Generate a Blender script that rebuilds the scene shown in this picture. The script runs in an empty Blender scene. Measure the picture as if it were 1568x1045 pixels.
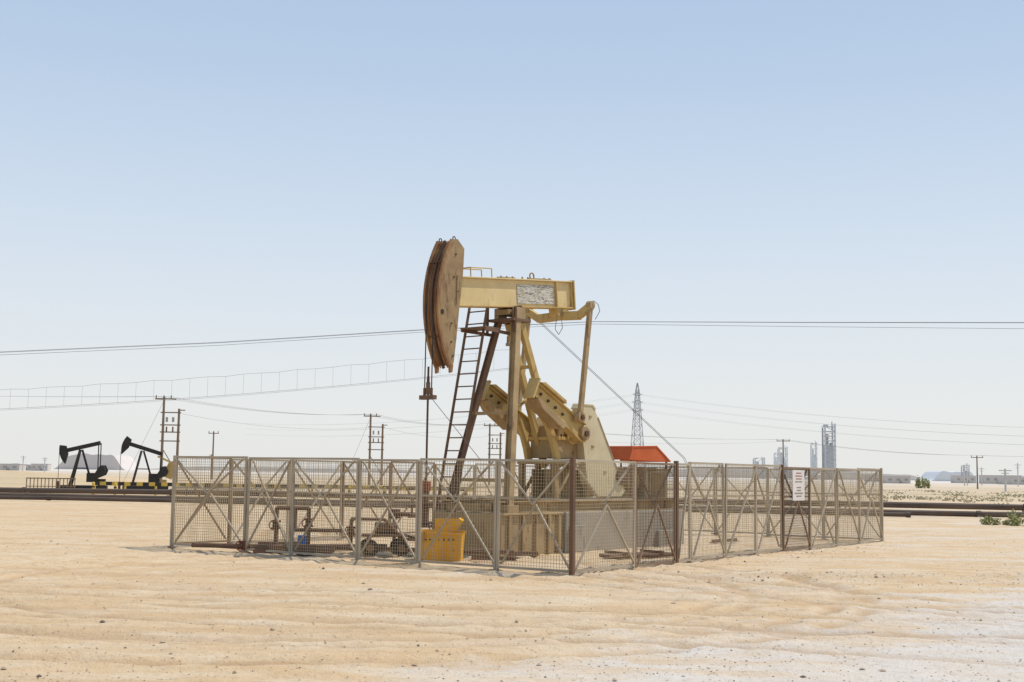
import bpy, bmesh, math, random
from mathutils import Vector, Matrix, noise
random.seed(7)
scene = bpy.context.scene
R = math.radians

# ------------------------------------------------------------------ materials
def nodes_of(m):
    m.use_nodes = True
    nt = m.node_tree
    nt.nodes.clear()
    out = nt.nodes.new('ShaderNodeOutputMaterial')
    b = nt.nodes.new('ShaderNodeBsdfPrincipled')
    nt.links.new(b.outputs[0], out.inputs[0])
    return nt, b

def ramp(nt, src, p0, p1, c0=(0,0,0,1), c1=(1,1,1,1)):
    r = nt.nodes.new('ShaderNodeValToRGB')
    r.color_ramp.elements[0].position = p0
    r.color_ramp.elements[1].position = p1
    r.color_ramp.elements[0].color = c0
    r.color_ramp.elements[1].color = c1
    nt.links.new(src, r.inputs[0])
    return r.outputs[0]

def nz(nt, co, scale, detail=4, rough=0.55, vec_scale=None, dist=0.0):
    n = nt.nodes.new('ShaderNodeTexNoise')
    n.inputs['Scale'].default_value = scale
    n.inputs['Detail'].default_value = detail
    n.inputs['Roughness'].default_value = rough
    n.inputs['Distortion'].default_value = dist
    if vec_scale:
        mp = nt.nodes.new('ShaderNodeMapping')
        mp.inputs['Scale'].default_value = vec_scale
        nt.links.new(co, mp.inputs[0]); co = mp.outputs[0]
    nt.links.new(co, n.inputs['Vector'])
    return n.outputs[0]

def mix(nt, fac, a, b, blend='MIX'):
    m = nt.nodes.new('ShaderNodeMix')
    m.data_type = 'RGBA'; m.blend_type = blend
    for sock, v in ((m.inputs[0], fac), (m.inputs[6], a), (m.inputs[7], b)):
        if isinstance(v, (int, float)): sock.default_value = v
        elif isinstance(v, tuple): sock.default_value = (v[0], v[1], v[2], 1)
        else: nt.links.new(v, sock)
    return m.outputs[2]

def paint(name, c1, c2=None, rust=(0.16,0.07,0.03), amt=0.3, scale=3.0, rough=0.75, metal=0.0, bump=0.15, streak=(1,1,0.35)):
    m = bpy.data.materials.new(name)
    nt, b = nodes_of(m)
    co = nt.nodes.new('ShaderNodeTexCoord').outputs['Object']
    if c2 is None: c2 = tuple(x*0.72 for x in c1)
    col = mix(nt, ramp(nt, nz(nt, co, scale*0.6, 5, 0.6), 0.35, 0.68), c1, c2)
    if amt > 0:
        f = ramp(nt, nz(nt, co, scale*1.6, 8, 0.7, streak, 0.3), 0.66-amt*0.35, 0.76-amt*0.25)
        col = mix(nt, f, col, rust)
    nt.links.new(col, b.inputs['Base Color'])
    b.inputs['Roughness'].default_value = rough
    b.inputs['Metallic'].default_value = metal
    b.inputs['Specular IOR Level'].default_value = 0.3
    bp = nt.nodes.new('ShaderNodeBump'); bp.inputs['Strength'].default_value = bump
    bp.inputs['Distance'].default_value = 0.02
    nt.links.new(nz(nt, co, scale*8, 4), bp.inputs['Height'])
    nt.links.new(bp.outputs[0], b.inputs['Normal'])
    return m

M = {}
M['yellow']  = paint('pump_yellow_paint', (0.58,0.42,0.17), (0.47,0.32,0.12), rust=(0.22,0.11,0.05), amt=0.24)
M['beam']    = paint('beam_cream_paint', (0.69,0.54,0.28), (0.61,0.46,0.22), rust=(0.36,0.22,0.10), amt=0.14)
M['tan']     = paint('tan_weathered_paint', (0.43,0.31,0.16), (0.31,0.21,0.105), amt=0.30)
M['cream']   = paint('cream_guard_paint', (0.63,0.54,0.35), (0.54,0.45,0.28), amt=0.12)
M['headside']= paint('horse_head_plate', (0.38,0.27,0.135), (0.27,0.175,0.09), rust=(0.16,0.085,0.045), amt=0.40, scale=5)
M['headrust']= paint('horse_head_rust', (0.25,0.12,0.055), (0.40,0.24,0.11), rust=(0.12,0.055,0.03), amt=0.36, scale=4, streak=(1,1,0.12))
M['darkrust']= paint('dark_rust', (0.085,0.048,0.032), (0.13,0.07,0.045), amt=0.3)
M['brown']   = paint('brown_oxide', (0.20,0.12,0.075), (0.145,0.085,0.055), amt=0.3)
M['galv']    = paint('galvanised_dusty', (0.45,0.385,0.285), (0.35,0.29,0.21), rust=(0.22,0.13,0.075), amt=0.22, scale=1.6, rough=0.75)
M['galvd']   = paint('dusty_rust_frame', (0.29,0.205,0.13), (0.19,0.13,0.085), amt=0.35, scale=1.4)
M['rustpost']= paint('rusty_post', (0.17,0.10,0.06), (0.12,0.07,0.045), amt=0.35)
M['wire']    = paint('mesh_wire', (0.46,0.37,0.24), (0.36,0.29,0.19), amt=0.12)
M['wired']   = paint('mesh_wire_dark', (0.17,0.12,0.08), (0.11,0.08,0.05), amt=0.2)
M['black']   = paint('black_paint', (0.03,0.029,0.028), (0.045,0.04,0.036), amt=0.0)
M['cable']   = paint('cable_dark', (0.13,0.13,0.135), amt=0.0)
M['cable2']  = paint('cable_pale', (0.34,0.35,0.36), amt=0.0)
M['conc']    = paint('concrete', (0.38,0.34,0.28), (0.29,0.255,0.21), rust=(0.18,0.14,0.10), amt=0.25, rough=0.9, scale=1.5)
M['orange']  = paint('orange_red_cover', (0.60,0.14,0.045), (0.48,0.10,0.03), amt=0.12)
M['skip']    = paint('skip_yellow', (0.74,0.40,0.02), (0.62,0.31,0.02), amt=0.22)
M['white']   = paint('white_enamel', (0.72,0.68,0.65), (0.62,0.58,0.55), amt=0.08)
M['blue']    = paint('blue_plastic', (0.03,0.13,0.42), amt=0.0)
M['red']     = paint('red_paint', (0.32,0.07,0.035), amt=0.35)
M['tyre']    = paint('tyre_rubber', (0.05,0.042,0.035), amt=0.0, rough=0.9)
M['wood']    = paint('pole_wood', (0.26,0.19,0.135), (0.21,0.155,0.11), amt=0.1, rust=(0.12,0.085,0.06))
M['pipe']    = paint('pipeline_dark', (0.09,0.066,0.052), (0.14,0.10,0.075), amt=0.25, scale=0.8)
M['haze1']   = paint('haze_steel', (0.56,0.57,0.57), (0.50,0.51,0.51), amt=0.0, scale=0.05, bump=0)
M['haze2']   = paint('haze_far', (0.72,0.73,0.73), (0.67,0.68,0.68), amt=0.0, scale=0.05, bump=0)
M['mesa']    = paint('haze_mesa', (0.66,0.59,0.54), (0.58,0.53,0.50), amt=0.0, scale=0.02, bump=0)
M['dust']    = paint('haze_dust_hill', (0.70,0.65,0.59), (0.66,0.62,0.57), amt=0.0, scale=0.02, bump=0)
M['bldg']    = paint('distant_plaster', (0.60,0.55,0.50), (0.52,0.48,0.44), amt=0.0, scale=0.1, bump=0)  # wall tone kept pale, distance haze mixed into the base colour
M['bldgd']   = paint('distant_openings', (0.42,0.40,0.38), amt=0.0, scale=0.1, bump=0)  # openings lightened, haze is painted into their colour
M['saffron'] = paint('rail_yellow', (0.66,0.47,0.09), amt=0.15)

def plate_mat():
    m = bpy.data.materials.new('peeling_name_plate')
    nt, b = nodes_of(m)
    co = nt.nodes.new('ShaderNodeTexCoord').outputs['Object']
    n1 = nz(nt, co, 2.2, 5, 0.6, (0.8,1.0,5.5), 1.8)
    f = ramp(nt, n1, 0.485, 0.495)
    f2 = ramp(nt, n1, 0.53, 0.54)
    c = mix(nt, f, (0.62,0.57,0.47), (0.07,0.06,0.055))
    c = mix(nt, f2, c, (0.60,0.56,0.47))
    c = mix(nt, ramp(nt, nz(nt, co, 9, 6), 0.60, 0.66), c, (0.46,0.34,0.16))
    nt.links.new(c, b.inputs['Base Color']); b.inputs['Roughness'].default_value = 0.7
    return m
M['plate'] = plate_mat()

def leaf_mat(name, c1, c2):
    m = bpy.data.materials.new(name)
    nt, b = nodes_of(m)
    co = nt.nodes.new('ShaderNodeTexCoord').outputs['Object']
    c = mix(nt, ramp(nt, nz(nt, co, 3, 4), 0.35, 0.65), c1, c2)
    nt.links.new(c, b.inputs['Base Color']); b.inputs['Roughness'].default_value = 0.8
    return m
M['leaf'] = leaf_mat('shrub_leaves',(0.22,0.24,0.08),(0.40,0.40,0.17))
M['scrub'] = leaf_mat('dry_scrub',(0.36,0.33,0.18),(0.46,0.41,0.27))

# ------------------------------------------------------------------ mesh builder
class MB:
    def __init__(s): s.v=[]; s.f=[]; s.m=[]; s.mats=[]
    def mi(s, mat):
        if mat not in s.mats: s.mats.append(mat)
        return s.mats.index(mat)
    def add(s, vs, fs, mat):
        o=len(s.v); k=s.mi(mat)
        s.v += [tuple(v) for v in vs]
        for f in fs: s.f.append([i+o for i in f]); s.m.append(k)
    def beam(s, p, q, w, h, mat, up=(0,0,1)):
        p=Vector(p); q=Vector(q); d=(q-p)
        if d.length<1e-6: return
        d.normalize(); up=Vector(up)
        if abs(d.dot(up))>0.98: up=Vector((1,0,0)) if abs(d.x)<0.9 else Vector((0,1,0))
        a=d.cross(up).normalized(); b=a.cross(d).normalized()
        vs=[]
        for c in (p,q):
            for i,j in ((-1,-1),(1,-1),(1,1),(-1,1)):
                vs.append(c+a*(i*w/2)+b*(j*h/2))
        s.add(vs,[(3,2,1,0),(4,5,6,7),(0,1,5,4),(1,2,6,5),(2,3,7,6),(3,0,4,7)],mat)
    def box(s, c, sz, mat):
        c=Vector(c)
        s.beam(c-Vector((sz[0]/2,0,0)), c+Vector((sz[0]/2,0,0)), sz[1], sz[2], mat)
    def cyl(s, p, q, r, mat, n=12, r2=None):
        p=Vector(p); q=Vector(q); d=(q-p).normalized(); r2=r if r2 is None else r2
        up=Vector((0,0,1)) if abs(d.z)<0.9 else Vector((1,0,0))
        a=d.cross(up).normalized(); b=a.cross(d).normalized()
        vs=[]
        for c,rr in ((p,r),(q,r2)):
            for i in range(n):
                t=2*math.pi*i/n
                vs.append(c+a*(rr*math.cos(t))+b*(rr*math.sin(t)))
        fs=[(i,(i+1)%n,n+(i+1)%n,n+i) for i in range(n)]
        fs.append(tuple(range(n-1,-1,-1))); fs.append(tuple(range(n,2*n)))
        s.add(vs,fs,mat)
    def prism(s, poly, y0, y1, mat):          # poly in (x,z), extruded along y
        n=len(poly)
        vs=[(x,y0,z) for x,z in poly]+[(x,y1,z) for x,z in poly]
        fs=[(i,(i+1)%n,n+(i+1)%n,n+i) for i in range(n)]
        fs.append(tuple(range(n-1,-1,-1))); fs.append(tuple(range(n,2*n)))
        s.add(vs,fs,mat)
    def ring(s, c, r, t, mat, axis='y', n=16):
        c=Vector(c); pts=[]
        for i in range(n):
            a=2*math.pi*i/n
            o={'y':(math.cos(a),0,math.sin(a)),'z':(math.cos(a),math.sin(a),0),'x':(0,math.cos(a),math.sin(a))}[axis]
            pts.append(c+Vector(o)*r)
        for i in range(n): s.cyl(pts[i],pts[(i+1)%n],t,mat,6)
    def obj(s, name, parent=None, bevel=0.0, smooth=False, loc=None, rotz=None):
        me=bpy.data.meshes.new(name); me.from_pydata(s.v,[],s.f)
        for m in s.mats: me.materials.append(m)
        for p,k in zip(me.polygons,s.m): p.material_index=k
        bm=bmesh.new(); bm.from_mesh(me); bmesh.ops.recalc_face_normals(bm,faces=bm.faces); bm.to_mesh(me); bm.free()
        o=bpy.data.objects.new(name,me); scene.collection.objects.link(o)
        if parent: o.parent=parent
        if loc: o.location=loc
        if rotz is not None: o.rotation_euler=(0,0,rotz)
        if bevel>0:
            b=o.modifiers.new('bevel','BEVEL'); b.width=bevel; b.segments=2; b.limit_method='ANGLE'
        if smooth:
            for p in me.polygons: p.use_smooth=True
        return o

def empty(name, loc=(0,0,0), rotz=0.0):
    e=bpy.data.objects.new(name,None); e.location=loc; e.rotation_euler=(0,0,rotz)
    e.empty_display_size=0.2
    scene.collection.objects.link(e); return e

# ------------------------------------------------------------------ ground
def sm(a,b,x):
    t=max(0,min(1,(x-a)/(b-a))); return t*t*(3-2*t)
TR=[(-2.2,20.0,5.6),(-2.2,20.0,7.2),(-2.8,19.6,6.4),(-2.8,19.6,8.0),(-4.5,-16,33.0),(-4.5,-16,34.7),(-1.0,-30,46.3),(-1.0,-30,48.0),
    (20.0,40.0,25.5),(20.0,40.0,27.2),(24,36,25.0),(24,36,26.7),(-20,34,17.5),(-20,34,19.1),(-12,-30,45.5),(-12,-30,47.2),(6,60,44.0),(6,60,45.7)]
def track(x,y):
    v=0
    wob=0.12*noise.noise(Vector((x*0.3,y*0.3,7)))
    for k,(cx,cy,rr) in enumerate(TR):
        dd=abs(math.hypot(x-cx,y-cy)-rr+wob)
        if dd<0.5:
            amp=0.35+0.65*max(0,min(1,0.5+1.6*noise.noise(Vector((x*0.22,y*0.22,k//2*3.1)))))
            if k<4: amp=max(amp,0.75)
            v=max(v,amp*math.exp(-(dd/0.14)**2))
            v=min(v,1)-0.6*amp*math.exp(-((dd-0.28)/0.07)**2)
    return v
def H(x,y,tr=None):
    near=1-sm(45,80,math.hypot(x,y-20))
    h=0
    if near>0:
        h+=0.045*noise.noise(Vector((x*0.12,y*0.16,0)))
        h+=0.024*noise.noise(Vector((x*0.5,y*0.7,3)))
        h+=0.020*noise.noise(Vector((x*1.7,y*2.4,5)))
        h+=0.015*noise.noise(Vector((x*4.5,y*5,9)))
        yc=22.0+0.02*(x-3)+0.15*math.sin(x*0.6)
        if x>2: h+=0.14*sm(2.5,5,x)*math.exp(-((y-yc)/0.38)**2)*(0.75+0.5*noise.noise(Vector((x*1.1,y,2))))
        yc2=17.4+0.18*(x+1)
        if -3.5<x<2.0: h+=0.05*sm(-3.5,-1.5,x)*(1-sm(0.3,2.0,x))*math.exp(-((y-yc2)/0.3)**2)
        if tr is None: tr=track(x,y) if (abs(x)<22 and y<40) else 0
        h-=0.05*tr
        h*=near
    h+=1.5*math.exp(-((x+66)/20)**2-((y-150)/16)**2)
    return h

def axis(lo,hi,step,ext,g=1.16):
    a=[]; x=lo
    while x<=hi: a.append(x); x+=step
    s=step; x=a[-1]
    while x<ext[1]: s=s*g; x+=s; a.append(x)
    s=step; x=a[0]; pre=[]
    while x>ext[0]: s=s*g; x-=s; pre.append(x)
    return pre[::-1]+a
xs=axis(-11,14,0.075,(-6000,6000),1.06)
ys=axis(9,29,0.075,(-300,9000),1.05)
gv=[];ga=[]
for y in ys:
    for x in xs:
        t=track(x,y) if (abs(x)<22 and 0<y<40) else 0
        gv.append((x,y,H(x,y,t))); ga.append(t)
nx=len(xs)
gf=[(j*nx+i,j*nx+i+1,(j+1)*nx+i+1,(j+1)*nx+i) for j in range(len(ys)-1) for i in range(nx-1)]
gme=bpy.data.meshes.new('sand_ground'); gme.from_pydata(gv,[],gf)
at=gme.attributes.new('track','FLOAT','POINT'); at.data.foreach_set('value',ga)
for p in gme.polygons: p.use_smooth=True
ground=bpy.data.objects.new('sand_ground',gme); scene.collection.objects.link(ground)

gm=bpy.data.materials.new('desert_sand'); nt,b=nodes_of(gm)
co=nt.nodes.new('ShaderNodeTexCoord').outputs['Object']
sep=nt.nodes.new('ShaderNodeSeparateXYZ'); nt.links.new(co,sep.inputs[0])
def mth(op,a,bb=None,clamp=False):
    n=nt.nodes.new('ShaderNodeMath'); n.operation=op; n.use_clamp=clamp
    for s_,v in ((n.inputs[0],a),(n.inputs[1],bb)):
        if v is None: continue
        if isinstance(v,(int,float)): s_.default_value=v
        else: nt.links.new(v,s_)
    return n.outputs[0]
X,Y=sep.outputs[0],sep.outputs[1]
big=nz(nt,co,0.10,5,0.6); med=nz(nt,co,0.9,6,0.65,(0.7,1.6,1)); fine=nz(nt,co,9,6,0.7); grit=nz(nt,co,45,3,0.7)
mid2=nz(nt,co,2.6,5,0.7,(1,1.4,1))
col=mix(nt,ramp(nt,big,0.38,0.62),(0.62,0.43,0.24),(0.66,0.49,0.305))
col=mix(nt,ramp(nt,med,0.42,0.64),col,(0.68,0.54,0.37))
streak=nz(nt,co,1.0,5,0.6,(0.12,1.5,1),0.6)
col=mix(nt,mth('MULTIPLY',ramp(nt,streak,0.52,0.62),0.5),col,(0.53,0.35,0.185))
col=mix(nt,mth('MULTIPLY',ramp(nt,mid2,0.54,0.68),0.35),col,(0.52,0.37,0.225))
d=mth('SUBTRACT',mth('MULTIPLY',mth('ADD',X,0.4),0.752),mth('MULTIPLY',mth('SUBTRACT',Y,10.4),0.658))
d=mth('ADD',d,mth('MULTIPLY',mth('SUBTRACT',nz(nt,co,0.45,7,0.72,(0.8,2.4,1),0.5),0.5),11.0))
chalk=mth('MULTIPLY',mth('ADD',mth('MULTIPLY',d,0.45),0.45,True),mth('ADD',mth('MULTIPLY',ramp(nt,med,0.3,0.6),0.4),0.6))
col=mix(nt,chalk,col,(0.67,0.61,0.54))
gg=mth('MULTIPLY',mth('ADD',mth('MULTIPLY',d,0.25),-0.25,True),ramp(nt,nz(nt,co,0.6,6,0.7,(0.6,2,1)),0.46,0.60))
col=mix(nt,mth('MULTIPLY',gg,0.5),col,(0.48,0.43,0.38))
g2=mth('MULTIPLY',ramp(nt,nz(nt,co,0.35,5,0.65,(0.5,2,1)),0.48,0.60),0.6)
col=mix(nt,mth('MULTIPLY',g2,mth('ADD',mth('MULTIPLY',X,0.05),0.35,True)),col,(0.69,0.62,0.53))
tra=nt.nodes.new('ShaderNodeAttribute'); tra.attribute_name='track'
trc=mth('MULTIPLY',mth('MULTIPLY',tra.outputs['Fac'],ramp(nt,nz(nt,co,1.6,4,0.6),0.2,0.45)),0.85,True)
col=mix(nt,trc,col,(0.46,0.30,0.165))
col=mix(nt,mth('MULTIPLY',ramp(nt,fine,0.50,0.72),0.36),col,(0.42,0.29,0.17))
col=mix(nt,mth('MULTIPLY',ramp(nt,grit,0.54,0.74),0.38),col,(0.36,0.27,0.18))
vo=nt.nodes.new('ShaderNodeTexVoronoi'); vo.inputs['Scale'].default_value=11; nt.links.new(co,vo.inputs['Vector'])
peb=mth('MULTIPLY',ramp(nt,vo.outputs['Distance'],0.10,0.20,(1,1,1,1),(0,0,0,1)),ramp(nt,nz(nt,co,1.3,4,0.7),0.45,0.60))
col=mix(nt,mth('MULTIPLY',peb,0.6),col,(0.29,0.215,0.155))
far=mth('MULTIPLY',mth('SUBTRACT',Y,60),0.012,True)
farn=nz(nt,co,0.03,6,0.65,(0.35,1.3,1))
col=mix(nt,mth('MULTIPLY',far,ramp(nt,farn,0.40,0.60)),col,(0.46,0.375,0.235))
col=mix(nt,mth('MULTIPLY',mth('MULTIPLY',mth('SUBTRACT',Y,150),0.0016,True),0.9),col,(0.66,0.60,0.53))  # far sand fades paler with distance: aerial haze painted into the colour
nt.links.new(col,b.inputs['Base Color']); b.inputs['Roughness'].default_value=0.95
b.inputs['Specular IOR Level'].default_value=0.15
bp=nt.nodes.new('ShaderNodeBump'); bp.inputs['Strength'].default_value=0.8; bp.inputs['Distance'].default_value=0.045
nt.links.new(mth('ADD',mth('ADD',fine,mth('MULTIPLY',grit,0.35)),mth('MULTIPLY',peb,0.3)),bp.inputs['Height'])
nt.links.new(bp.outputs[0],b.inputs['Normal'])
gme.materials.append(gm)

# stones
M['stone']=paint('stone_brown',(0.36,0.27,0.18),(0.52,0.42,0.31),amt=0.0,scale=6)
M['stoned']=paint('stone_dark',(0.15,0.11,0.08),amt=0.0,scale=6)
st=MB()
ico=[(0,0,1),(0.9,0,0.1),(0.28,0.85,0.1),(-0.72,0.53,0.1),(-0.72,-0.53,0.1),(0.28,-0.85,0.1),(0,0,-0.5)]
icf=[(0,1,2),(0,2,3),(0,3,4),(0,4,5),(0,5,1),(6,2,1),(6,3,2),(6,4,3),(6,5,4),(6,1,5)]
for i in range(14000):
    y=9.8+34*random.random()**1.35; x=random.uniform(-0.46,0.46)*y
    q=random.random()
    if q<0.10: x=random.uniform(3,12); y=22+random.gauss(0,0.5)
    elif q<0.2:
        t=random.random(); x=1.09+9.2*t+random.gauss(0,.6); y=22+13.2*t+random.gauss(0,.6)
    elif q<0.55:
        if noise.noise(Vector((x*0.5,y*0.35,12)))<0.05: continue
    r=0.005+0.010*random.random()**1.6+ (0.035*random.random()**2 if random.random()<0.04 else 0)
    a=random.random()*6.28; ca,sa=math.cos(a),math.sin(a); sx,sy,sz=random.uniform(.7,1.5),random.uniform(.7,1.1),random.uniform(.4,.8)
    vs=[]
    for vx,vy,vz in ico:
        k=random.uniform(0.8,1.2); px,py=vx*sx*k,vy*sy*k
        vs.append((x+r*(px*ca-py*sa),y+r*(px*sa+py*ca),vz))
    hz=H(x,y)
    vs=[(u,v,hz+r*w_*sz+r*0.2) for u,v,w_ in vs]
    st.add(vs,icf,M['stoned'] if random.random()<0.15 else M['stone'])
st.obj('scattered_stones')

# ------------------------------------------------------------------ main pumpjack
PJ=empty('pumpjack',(-1.75,26.5,0),R(50))
bt=math.atan(0.098)
def bz(s): return 5.65+(s-0.95)*0.098
wb=MB()
def bp_(s,off): return (s-math.sin(bt)*off,0,bz(s)+math.cos(bt)*off)
hh=0.33
def slab(s0,s1,o0,o1,y0,y1,mat):
    a=bp_(s0,o0);b2=bp_(s1,o0);c=bp_(s1,o1);d2=bp_(s0,o1)
    wb.prism([(a[0],a[2]),(b2[0],b2[2]),(c[0],c[2]),(d2[0],d2[2])],y0,y1,mat)
slab(0.55,4.78,hh-0.03,hh,-0.17,0.17,M['beam'])
slab(0.55,4.78,-hh,-hh+0.03,-0.17,0.17,M['yellow'])
slab(0.55,4.78,-hh+0.031,hh-0.031,-0.10,0.10,M['beam'])
for s in (0.7,4.15,4.74):
    slab(s,s+0.025,-hh+0.031,hh-0.031,-0.168,0.168,M['yellow'])
slab(4.79,4.83,-hh-0.03,hh+0.02,-0.2,0.2,M['yellow'])
wb.obj('walking_beam',PJ,bevel=0.006)
pl=MB()
a=bp_(2.75,-0.235);b2=bp_(4.1,-0.235);c=bp_(4.1,0.2);d2=bp_(2.75,0.2)
pl.prism([(a[0],a[2]),(b2[0],b2[2]),(c[0],c[2]),(d2[0],d2[2])],-0.118,-0.103,M['plate'])
pl.obj('name_plate',PJ)
bf=MB()
def T(s,o,y=0): p=bp_(s,o); return (p[0],y,p[2])
for y in (-0.15,0.15):
    bf.cyl(T(1.15,hh,y),T(1.15,hh+0.2,y),0.014,M['yellow'],6)
    bf.cyl(T(1.85,hh,y),T(1.85,hh+0.2,y),0.014,M['yellow'],6)
    bf.cyl(T(1.15,hh+0.2,y),T(1.85,hh+0.2,y),0.014,M['yellow'],6)
bf.cyl(T(1.15,hh+0.2,-.15),T(1.15,hh+0.2,.15),0.014,M['yellow'],6)
bf.ring(T(3.45,hh+0.09),0.075,0.018,M['tan'])
for s in (2.2,2.4,2.6,2.95,3.15,3.75,3.95): bf.cyl(T(s,hh,-0.12),T(s,hh+0.05,-0.12),0.022,M['tan'],6)
bf.beam(T(2.1,hh+0.015,-.1),T(2.7,hh+0.015,-.1),0.05,0.03,M['tan'])
bf.beam(T(3.2,hh+0.015,-.1),T(4.0,hh+0.015,-.1),0.08,0.03,M['tan'])
bf.obj('beam_fittings',PJ)

# horse head
C=(2.63,5.35); RR=2.60
def arc(a,r=RR): return (C[0]-r*math.cos(R(a)), C[1]+r*math.sin(R(a)))
N=20
front=[arc(-33+ (31.5+33)*i/N) for i in range(N+1)]
back=[(0.60,6.74),(0.82,6.56),(0.79,6.0),(0.70,5.3),(0.62,4.6),(0.55,4.08),(0.50,3.95)]
hd=MB()
for y0,y1 in ((-0.215,-0.195),(0.195,0.215)):
    hd.prism(front+back,y0,y1,M['headside'])
f2=[arc(-32+63*i/N,RR-0.05) for i in range(N+1)]; f3=[arc(-32+63*i/N,RR-0.075) for i in range(N+1)]
for i in range(N):
    hd.prism([f2[i],f2[i+1],f3[i+1],f3[i]],-0.194,0.194,M['headrust'])
for yc,w,o in ((0,0.05,0.0),(-0.2,0.05,0.015),(0.2,0.05,0.015),(-0.1,0.015,-0.03),(0.1,0.015,-0.03)):
    o1=[arc(-33+64.5*i/N,RR+o) for i in range(N+1)]; o2=[arc(-33+64.5*i/N,RR-0.052) for i in range(N+1)]
    for i in range(N):
        hd.prism([o1[i],o1[i+1],o2[i+1],o2[i]],yc-w/2,yc+w/2,M['headrust'] if yc else M['darkrust'])
hd.prism([(0.42,6.66),(0.60,6.73),(0.60,6.71),(0.42,6.64)],-0.194,0.194,M['headrust'])
hd.prism([(0.60,6.73),(0.81,6.56),(0.79,6.55),(0.60,6.70)],-0.194,0.194,M['headside'])
hd.prism([(0.80,6.5),(0.69,5.3),(0.60,4.5),(0.58,4.5),(0.67,5.3),(0.78,6.5)],-0.194,0.194,M['darkrust'])
for z in (6.2,5.2,4.6): hd.box((0.4,0,z),(0.5,0.385,0.02),M['darkrust'])
hd.cyl((0.16,-0.222,5.12),(0.16,-0.214,5.12),0.055,M['black'],12)
for (x,z) in ((0.55,6.4),(0.5,5.9),(0.45,4.9),(0.45,4.5),(0.5,4.2),(0.62,5.6)):
    hd.cyl((x,-0.235,z),(x,-0.214,z),0.02,M['darkrust'],8)
hd.beam((0.62,-0.225,5.95),(0.62,-0.225,5.35),0.02,0.05,M['headside'])
for y in (-0.2,0.2):
    hd.prism([(0.42,4.02),(0.52,4.02),(0.50,3.86),(0.44,3.84)],y-0.03,y+0.03,M['headrust'])
    hd.ring((0.5,y,6.74),0.04,0.012,M['darkrust'])
hd.obj('horse_head',PJ)

# bridle, carrier bar, polished rod
br=MB()
for y in (-0.1,0.1):
    zt=5.35; br.cyl((0.01,y,zt),(0.0,y,3.28),0.013,M['black'],6)
    pts=[arc(a_,RR+0.006) for a_ in range(0,27,3)]
    for i in range(len(pts)-1): br.cyl((pts[i][0],y,pts[i][1]),(pts[i+1][0],y,pts[i+1][1]),0.011,M['darkrust'],6)
    br.cyl((0,y,3.27),(0,y,3.5),0.03,M['brown'],8)
br.box((0,0,3.3),(0.12,0.40,0.09),M['brown'])
br.cyl((0,0,3.36),(0,0,3.62),0.045,M['brown'],10)
br.cyl((0,0,3.62),(0,0,3.74),0.03,M['darkrust'],8)
br.cyl((0,0,1.5),(0,0,3.95),0.022,M['darkrust'],8)
br.obj('bridle_and_polished_rod',PJ)

# samson post
sp=MB()
sp.box((2.63,0,5.36),(0.5,0.34,0.12),M['tan'])
sp.cyl((2.63,-0.32,5.42),(2.63,0.32,5.42),0.10,M['darkrust'],16)
sp.box((2.63,-0.27,5.34),(0.30,0.13,0.26),M['tan']); sp.box((2.63,0.27,5.34),(0.30,0.13,0.26),M['tan'])
sp.box((2.63,0,5.18),(0.62,0.75,0.06),M['brown'])
legs={'near':((2.55,-0.26,5.18),(1.65,-0.86,0.95)),'far':((2.55,0.26,5.18),(1.6,0.86,0.95))}
def chan(p,q,w,t,m1,m2):
    p=Vector(p);q=Vector(q)
    sp.beam(p,q,w,t*0.4,m1,(1,0,0))
    for s_ in (-1,1):
        o=Vector((0,s_*w/2,0)); sp.beam(p+o,q+o,0.02,t,m2,(1,0,0))
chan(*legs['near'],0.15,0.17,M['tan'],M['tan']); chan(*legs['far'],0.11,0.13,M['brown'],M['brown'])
for y in (-0.22,0.22):
    sp.beam((2.80,y*0.8,5.15),(4.25,y,1.9),0.12,0.15,M['yellow'])
for t in (0.3,0.55,0.8):
    a_=Vector((2.80,-0.18,5.15)).lerp(Vector((4.25,-0.22,1.9)),t); b_=Vector((2.80,0.18,5.15)).lerp(Vector((4.25,0.22,1.9)),t)
    sp.beam(a_,b_,0.05,0.08,M['yellow'])
for t in (0.5,0.85):
    a_=Vector(legs['near'][0]).lerp(Vector(legs['near'][1]),t); b_=Vector(legs['far'][0]).lerp(Vector(legs['far'][1]),t)
    sp.beam(a_,b_,0.07,0.07,M['tan'])
a_=Vector(legs['near'][0]).lerp(Vector(legs['near'][1]),0.5)
sp.beam(a_,(3.45,-0.2,3.7),0.06,0.06,M['yellow'])
for y in (-0.42,0.42):
    cp=[(2.95,3.25),(3.25,3.15),(3.5,2.92),(3.7,2.6),(3.82,2.3),(3.9,2.02)]
    for i in range(len(cp)-1):
        sp.beam((cp[i][0],y,cp[i][1]),(cp[i+1][0]+0.01,y,cp[i+1][1]-0.01),0.10,0.17,M['yellow'],(1,0,0.3))
sp.beam((1.72,-0.05,4.92),(2.75,-0.05,4.88),0.05,0.07,M['brown']); sp.beam((1.72,0.65,4.92),(2.75,0.5,4.88),0.05,0.07,M['brown'])
sp.box((1.95,0.3,4.96),(0.5,0.75,0.03),M['brown'])
sp.beam((2.4,-0.35,5.45),(2.4,-0.35,4.9),0.05,0.05,M['darkrust']); sp.beam((2.3,0.38,5.5),(2.3,0.38,4.9),0.05,0.05,M['darkrust'])
sp.obj('samson_post',PJ,bevel=0.004)

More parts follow.
